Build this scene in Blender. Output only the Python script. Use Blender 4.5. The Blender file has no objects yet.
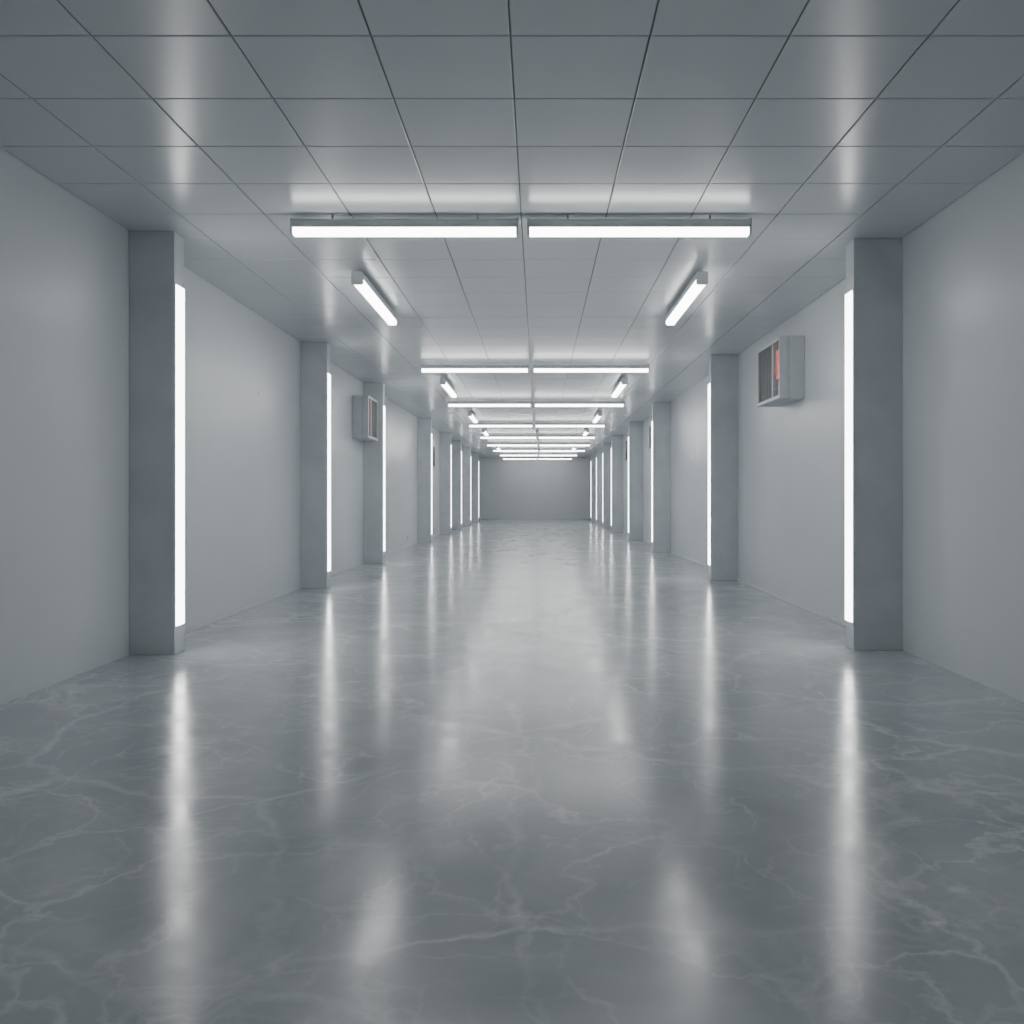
import bpy, bmesh, math, random
from mathutils import Vector
random.seed(4)
sc=bpy.context.scene
F=886.0; CH=1.5; XL=-3.86; XR=3.54; H=4.0; YE=58.0; YB=-9.0

# ---------------- materials ----------------
def mat(name):
    m=bpy.data.materials.new(name); m.use_nodes=True
    nt=m.node_tree; b=nt.nodes['Principled BSDF']
    return m,nt,b
def N(nt,t,**kw):
    n=nt.nodes.new(t)
    for k,v in kw.items():
        if k in n.inputs: n.inputs[k].default_value=v
        else: setattr(n,k,v)
    return n
def ramp(nt,src,stops):
    r=nt.nodes.new('ShaderNodeValToRGB')
    while len(r.color_ramp.elements)<len(stops): r.color_ramp.elements.new(0.5)
    for e,(p,c) in zip(r.color_ramp.elements,stops):
        e.position=p; e.color=(c if len(c)==4 else (*c,1)) if hasattr(c,'__len__') else (c,c,c,1)
    nt.links.new(src,r.inputs[0]); return r
def plaster(name,c1,c2,rough,scale=0.7,bump=0.03,spec=0.5,rv=0.06):
    m,nt,b=mat(name); L=nt.links.new
    tc=N(nt,'ShaderNodeTexCoord')
    n=N(nt,'ShaderNodeTexNoise',Scale=scale,Detail=7.0,Roughness=0.55,Distortion=0.4); L(tc.outputs['Object'],n.inputs['Vector'])
    r=ramp(nt,n.outputs['Fac'],[(0.3,c1),(0.7,c2)]); L(r.outputs[0],b.inputs['Base Color'])
    n2=N(nt,'ShaderNodeTexNoise',Scale=scale*3.5,Detail=2.0,Roughness=0.4); L(tc.outputs['Object'],n2.inputs['Vector'])
    if rv>0:
        r2=ramp(nt,n2.outputs['Fac'],[(0.2,rough-rv),(0.8,rough+rv)]); L(r2.outputs[0],b.inputs['Roughness'])
    else: b.inputs['Roughness'].default_value=rough
    if bump>0:
        bp=N(nt,'ShaderNodeBump',Strength=bump,Distance=0.05); L(n2.outputs['Fac'],bp.inputs['Height']); L(bp.outputs[0],b.inputs['Normal'])
    b.inputs['Specular IOR Level'].default_value=spec
    return m
def plain(name,c,rough=0.4,metal=0.0):
    m,nt,b=mat(name)
    n=N(nt,'ShaderNodeTexNoise',Scale=9.0,Detail=4.0)
    tc=N(nt,'ShaderNodeTexCoord'); nt.links.new(tc.outputs['Object'],n.inputs['Vector'])
    r=ramp(nt,n.outputs['Fac'],[(0.3,tuple(x*0.93 for x in c)),(0.7,c)]); nt.links.new(r.outputs[0],b.inputs['Base Color'])
    b.inputs['Roughness'].default_value=rough; b.inputs['Metallic'].default_value=metal
    return m
def emis(name,c,s):
    m,nt,b=mat(name)
    b.inputs['Base Color'].default_value=(0.8,0.8,0.8,1)
    b.inputs['Emission Color'].default_value=(*c,1); b.inputs['Emission Strength'].default_value=s
    return m

M_wall=plaster('wall_plaster',(0.665,0.70,0.728),(0.705,0.742,0.768),0.31,0.45,0.022,rv=0.04)
M_pillar=plaster('pillar_concrete',(0.575,0.612,0.642),(0.69,0.728,0.755),0.5,1.6,0.08)
M_panel=plaster('ceiling_panel_satin',(0.615,0.652,0.682),(0.625,0.662,0.692),0.25,0.25,0.0,spec=0.6,rv=0.0)
M_gap=plain('ceiling_seam_dark',(0.20,0.21,0.22),0.8)
M_metal=plain('fixture_housing_grey',(0.60,0.64,0.66),0.4)
M_ltc=emis('ceiling_diffuser_glow',(1.0,0.993,0.98),12.0)
M_ltp=emis('pillar_diffuser_glow',(1.0,0.993,0.98),9.5)
M_case=plain('heater_case_paint',(0.60,0.635,0.66),0.35)
M_dark=plain('heater_inside_dark',(0.05,0.05,0.055),0.5)
M_slat=plain('heater_slat_grey',(0.25,0.26,0.27),0.35)
M_red=emis('heater_red_element',(1.0,0.13,0.12),0.45); M_red.node_tree.nodes['Principled BSDF'].inputs['Base Color'].default_value=(0.5,0.12,0.12,1)
M_base=plain('skirting_pale',(0.74,0.775,0.80),0.4)

def floor_mat():
    m,nt,b=mat('polished_marble_floor'); L=nt.links.new
    tc=N(nt,'ShaderNodeTexCoord')
    d=N(nt,'ShaderNodeTexNoise',Scale=0.9,Detail=7.0,Roughness=0.56); L(tc.outputs['Object'],d.inputs['Vector'])
    sub=N(nt,'ShaderNodeVectorMath',operation='SUBTRACT'); L(d.outputs['Color'],sub.inputs[0]); sub.inputs[1].default_value=(0.5,0.5,0.5)
    def warped(amt):
        s=N(nt,'ShaderNodeVectorMath',operation='SCALE'); L(sub.outputs[0],s.inputs[0]); s.inputs['Scale'].default_value=amt
        a=N(nt,'ShaderNodeVectorMath',operation='ADD'); L(tc.outputs['Object'],a.inputs[0]); L(s.outputs[0],a.inputs[1]); return a.outputs[0]
    def vein(scale,amt,w,peak,mscale,lo,hi):
        v=N(nt,'ShaderNodeTexVoronoi',feature='DISTANCE_TO_EDGE',Scale=scale); L(warped(amt),v.inputs['Vector'])
        r=ramp(nt,v.outputs['Distance'],[(0.0,peak),(w*0.4,peak*0.6),(w,0.0)])
        mk=N(nt,'ShaderNodeTexNoise',Scale=mscale,Detail=4.0,Roughness=0.6); L(tc.outputs['Object'],mk.inputs['Vector'])
        r2=ramp(nt,mk.outputs['Fac'],[(lo,0.0),(hi,1.0)])
        mu=N(nt,'ShaderNodeMath',operation='MULTIPLY'); L(r.outputs[0],mu.inputs[0]); L(r2.outputs[0],mu.inputs[1]); return mu.outputs[0]
    v0=vein(0.55,1.0,0.022,0.5,0.6,0.35,0.6)
    v1=vein(0.95,1.5,0.024,0.5,0.8,0.38,0.58)
    v2=vein(2.1,1.3,0.035,0.4,1.2,0.42,0.62)
    v3=vein(4.6,0.9,0.07,0.26,1.5,0.46,0.66)
    a0=N(nt,'ShaderNodeMath',operation='ADD'); L(v0,a0.inputs[0]); L(v1,a0.inputs[1])
    a1=N(nt,'ShaderNodeMath',operation='ADD'); L(a0.outputs[0],a1.inputs[0]); L(v2,a1.inputs[1])
    a2=N(nt,'ShaderNodeMath',operation='ADD',use_clamp=True); L(a1.outputs[0],a2.inputs[0]); L(v3,a2.inputs[1])
    cl=N(nt,'ShaderNodeTexNoise',Scale=0.9,Detail=9.0,Roughness=0.62,Distortion=0.8); L(tc.outputs['Object'],cl.inputs['Vector'])
    base=ramp(nt,cl.outputs['Fac'],[(0.3,(0.42,0.452,0.475)),(0.52,(0.475,0.508,0.53)),(0.72,(0.57,0.60,0.618))])
    mx=N(nt,'ShaderNodeMix',data_type='RGBA'); L(a2.outputs[0],mx.inputs['Factor']); L(base.outputs[0],mx.inputs[6]); mx.inputs[7].default_value=(0.83,0.845,0.85,1)
    L(mx.outputs[2],b.inputs['Base Color'])
    rn=N(nt,'ShaderNodeTexNoise',Scale=2.2,Detail=8.0,Roughness=0.65,Distortion=0.6); L(tc.outputs['Object'],rn.inputs['Vector'])
    rr=ramp(nt,rn.outputs['Fac'],[(0.35,0.14),(0.65,0.24)]); L(rr.outputs[0],b.inputs['Roughness'])
    bp=N(nt,'ShaderNodeBump',Strength=0.035,Distance=0.03); L(rn.outputs['Fac'],bp.inputs['Height']); L(bp.outputs[0],b.inputs['Normal'])
    b.inputs['Specular IOR Level'].default_value=0.85
    return m
M_floor=floor_mat()

# ---------------- mesh helper ----------------
class B:
    def __init__(s): s.v=[];s.f=[];s.m=[];s.mats=[]
    def mi(s,m):
        if m not in s.mats: s.mats.append(m)
        return s.mats.index(m)
    def box(s,x0,x1,y0,y1,z0,z1,m,ch=0.0):
        """box with chamfered edges"""
        bm=bmesh.new(); bmesh.ops.create_cube(bm,size=1)
        for v in bm.verts:
            v.co=Vector(((x0+x1)/2+v.co.x*(x1-x0),(y0+y1)/2+v.co.y*(y1-y0),(z0+z1)/2+v.co.z*(z1-z0)))
        if ch>0: bmesh.ops.bevel(bm,geom=bm.edges[:],offset=ch,segments=2,profile=0.6,affect='EDGES')
        s.add(bm,m)
    def add(s,bm,m):
        o=len(s.v); bm.verts.index_update(); k=s.mi(m)
        s.v+= [tuple(v.co) for v in bm.verts]
        for f in bm.faces: s.f.append([o+v.index for v in f.verts]); s.m.append(k)
        bm.free()
    def prism(s,prof,axis,a0,a1,org,m):
        """profile (u,w) extruded along x or y; u horizontal, w vertical"""
        o=len(s.v);n=len(prof);k=s.mi(m)
        for a in (a0,a1):
            for u,w in prof:
                s.v.append((a,org[1]+u,org[2]+w) if axis=='x' else (org[0]+u,a,org[2]+w))
        for i in range(n):
            j=(i+1)%n; s.f.append([o+i,o+j,o+n+j,o+n+i]); s.m.append(k)
        s.f.append([o+i for i in range(n)][::-1]); s.m.append(k)
        s.f.append([o+n+i for i in range(n)]); s.m.append(k)
    def obj(s,name,parent=None):
        me=bpy.data.meshes.new(name); me.from_pydata(s.v,[],s.f)
        for m in s.mats: me.materials.append(m)
        me.polygons.foreach_set('material_index',s.m)
        bm=bmesh.new(); bm.from_mesh(me); bmesh.ops.recalc_face_normals(bm,faces=bm.faces); bm.to_mesh(me); bm.free()
        me.update()
        ob=bpy.data.objects.new(name,me); sc.collection.objects.link(ob)
        if parent: ob.parent=parent
        return ob
def empty(name,loc=(0,0,0)):
    e=bpy.data.objects.new(name,None); sc.collection.objects.link(e); return e

# ---------------- shell ----------------
b=B(); b.box(XL-0.2,XR+0.2,YB-0.2,YE+0.2,-0.2,0,M_floor); b.obj('floor')
b=B(); b.box(XL-0.2,XL,YB-0.2,YE+0.2,0,H+0.15,M_wall); b.obj('wall_left')
b=B(); b.box(XR,XR+0.2,YB-0.2,YE+0.2,0,H+0.15,M_wall); b.obj('wall_right')
b=B(); b.box(XL,XR,YE,YE+0.2,0,H+0.15,M_wall); b.obj('wall_back')
b=B(); b.box(XL,XR,YB-0.2,YB,0,H+0.15,M_wall); b.obj('wall_front')
# ceiling: real chamfered panels on a dark carrier
P=0.7597; G=0.0045; C=0.005
xs=[XL]+[x for x in [-0.15+P*k for k in range(-8,9)] if XL+0.02<x<XR-0.02]+[XR]
y0=4.815-P*math.floor((4.815-YB)/P)
ys=[YB]+[y0+P*k for k in range(0,200) if YB+0.02<y0+P*k<YE-0.02]+[YE]
b=B()
kp=b.mi(M_panel)
for i in range(len(xs)-1):
    for j in range(len(ys)-1):
        a0,a1,c0,c1=xs[i]+G,xs[i+1]-G,ys[j]+G,ys[j+1]-G
        o=len(b.v)
        b.v+=[(a0,c0,H+.03),(a1,c0,H+.03),(a1,c1,H+.03),(a0,c1,H+.03),
              (a0,c0,H+C),(a1,c0,H+C),(a1,c1,H+C),(a0,c1,H+C),
              (a0+C,c0+C,H),(a1-C,c0+C,H),(a1-C,c1-C,H),(a0+C,c1-C,H)]
        for r in (0,4):
            for q in range(4):
                q2=(q+1)%4; b.f.append([o+r+q,o+r+q2,o+r+4+q2,o+r+4+q]); b.m.append(kp)
        b.f.append([o+8,o+9,o+10,o+11]); b.m.append(kp)
        b.f.append([o+3,o+2,o+1,o+0]); b.m.append(kp)
b.box(XL,XR,YB,YE,H+.009,H+.15,M_gap)
b.obj('ceiling')

# ---------------- pillars ----------------
PL=[-3.0,8.36,14.4,19.6,28.4,34.8,39.5,45.0,51.0]  # first one is unseen behind the camera, its LED added to light the foreground
PR=[-3.0,8.60,15.7,23.6,29.8,36.8,41.7,46.2,51.0]  # first one likewise out of view, added for the light of its strip
D=0.235
def pillar(side,y):
    e=empty('concrete_pillar')
    if side<0: w=XL; inn=-3.43
    else: w=XR; inn=3.065
    s=-side # direction toward corridor
    b=B(); b.box(min(w,inn),max(w,inn),y,y+D,0,H,M_pillar,0.006); b.obj('shaft',e)
    # led channel on the corridor-facing side
    zb,zt=0.27,3.50
    b=B(); xa,xb=inn,inn+s*0.006; b.box(min(xa,xb),max(xa,xb),y+0.007,y+D-0.02,zb-0.015,zt+0.015,M_metal,0.001); b.obj('light_channel',e)
    b=B(); xa,xb=inn+s*0.004,inn+s*0.016; b.box(min(xa,xb),max(xa,xb),y+0.012,y+D-0.03,zb,zt,M_ltp,0.004); b.obj('light_diffuser',e)
for y in PL: pillar(-1,y)
for y in PR: pillar(1,y)

# baseboards between pillars
def base(side,ps,name):
    w=XL if side<0 else XR; s=-side; b=B()
    pts=ps+[YE]
    for i in range(1,len(pts)-1):
        a=pts[i]+D; c=pts[i+1]
        b.box(min(w,w+s*0.02),max(w,w+s*0.02),a,c,0,0.04,M_base,0.004)
    b.obj(name)
base(-1,PL,'baseboard_left'); base(1,PR,'baseboard_right')

# ---------------- linear ceiling lights ----------------
W=0.065; V=W-0.003
HOUS=[(-V,0.06),(V,0.06),(V,0.125),(V-0.012,0.136),(-V+0.012,0.136),(-V,0.125)]
DIFF=[(-W+0.006,0.064),(-W+0.006,0.018),(-W+0.02,0.003),(-W+0.035,0.0),(W-0.035,0.0),(W-0.02,0.003),(W-0.006,0.018),(W-0.006,0.064)]
CAP=[(-W,0.0+0.01),(-W+0.016,-0.004),(W-0.016,-0.004),(W,0.01),(W,0.125),(W-0.012,0.14),(-W+0.012,0.14),(-W,0.125)]
def lamp(axis,a0,a1,c,z=3.82):
    b=B(); org=(c,c,z)
    b.prism(HOUS,axis,a0+0.01,a1-0.01,org,M_metal)
    b.prism(DIFF,axis,a0+0.015,a1-0.015,org,M_ltc)
    b.prism(CAP,axis,a0,a0+0.02,org,M_metal); b.prism(CAP,axis,a1-0.02,a1,org,M_metal)
    for t in (0.18,0.82): # stand-off mounts up to the ceiling
        q=a0+(a1-a0)*t
        if axis=='x': b.box(q-0.01,q+0.01,c-0.01,c+0.01,z+0.13,H,M_metal)
        else: b.box(c-0.01,c+0.01,q-0.01,q+0.01,z+0.13,H,M_metal)
    return b.obj('linear_ceiling_light')
# (depth, left px, right px)
TR=[(7.9,292,750),(16.6,421,649),(23.0,448,624),(29.8,469,605),(35.8,480,595),(41.2,487,590),(46.2,493,585),(51.4,500,577),(56.4,503,572)]
for d,l,r in TR:
    s=F/d; x0=(l-538)/s; x1=(r-538)/s; xm=-0.135
    if d>30: xm=(x0+x1)/2
    lamp('x',x0,xm-0.04,d); lamp('x',xm+0.04,x1,d)
lamp('x',-2.2,-0.18,-1.2); lamp('x',-0.10,1.89,-1.2)  # unseen pair behind the camera, added to brighten the near ceiling and pillar fronts
for ya,yb in [(9.7,12.05),(18.4,20.9),(25.7,28.1),(32.2,34.2),(43.0,45.0)]:
    lamp('y',ya,yb,-1.98); lamp('y',ya,yb,1.80)

# ---------------- wall heaters ----------------
def heater(side,y0,y1,z0,z1,prot=0.34):
    w=XL if side<0 else XR; s=-side; b=B()
    def bx(u0,u1,a0,a1,c0,c1,m,ch=0.0):
        xa,xb=w+s*u0,w+s*u1; b.box(min(xa,xb),max(xa,xb),a0,a1,c0,c1,m,ch)
    t=0.05
    bx(0,prot-0.10,y0,y1,z0,z1,M_case,0.012)               # rear body
    bx(prot-0.11,prot-0.09,y0+t*.6,y1-t*.6,z0+t*.6,z1-t*.6,M_dark) # recess floor
    # frame
    bx(prot-0.10,prot,y0,y1,z1-t,z1,M_case,0.010); bx(prot-0.10,prot,y0,y1,z0,z0+t,M_case,0.010)
    bx(prot-0.10,prot-0.002,y0+0.002,y0+t,z0+0.01,z1-0.01,M_case,0.006); bx(prot-0.10,prot-0.002,y1-t,y1-0.002,z0+0.01,z1-0.01,M_case,0.006)
    ym=y0+(y1-y0)*0.34
    bx(prot-0.09,prot-0.015,ym-0.02,ym+0.02,z0+t,z1-t,M_case,0.006)
    # vertical louvre slats
    n=9
    for i in range(n):
        yy=ym+0.05+(y1-t-ym-0.07)*i/(n-1)
        bx(prot-0.07,prot-0.02,yy-0.008,yy+0.012,z0+t,z1-t,M_slat)
    # red element panel with thin guard bars, grey lower plate
    bx(prot-0.065,prot-0.045,y0+t+0.01,ym-0.07,z0+t+0.24,z1-t-0.10,M_red,0.006)
    bx(prot-0.085,prot-0.070,y0+t+0.01,ym-0.03,z0+t+0.02,z0+t+0.2,M_slat,0.004)
    for k in range(4):
        zz=z0+t+0.10+k*(z1-z0-2*t-0.15)/3
        bx(prot-0.03,prot-0.022,y0+t,ym-0.02,zz,zz+0.008,M_slat)
    # seam between case and front frame
    bx(prot-0.13,prot-0.125,y0-0.002,y1+0.002,z0-0.002,z1+0.002,M_slat)
    b.obj('wall_heater')
heater(1,11.75,12.95,CH+1.30,CH+2.13)
heater(-1,18.4,19.5,CH+1.21,CH+2.09)
heater(1,24.4,25.6,CH+1.3,CH+2.05)
heater(1,31.0,32.6,CH+1.25,CH+2.05)
heater(-1,29.2,30.4,CH+0.95,CH+1.7)

# ---------------- world / camera ----------------
w=bpy.data.worlds.new('world'); sc.world=w; w.use_nodes=True
w.node_tree.nodes['Background'].inputs[0].default_value=(0.5,0.55,0.6,1); w.node_tree.nodes['Background'].inputs[1].default_value=0.3
cam=bpy.data.cameras.new('camera'); co=bpy.data.objects.new('camera',cam); sc.collection.objects.link(co)
co.location=(0,0,CH); co.rotation_euler=(math.radians(90),0,0)
cam.sensor_width=36; cam.lens=F/1024*36; cam.shift_x=-26/1024; cam.shift_y=-16/1024; cam.clip_end=200
sc.camera=co
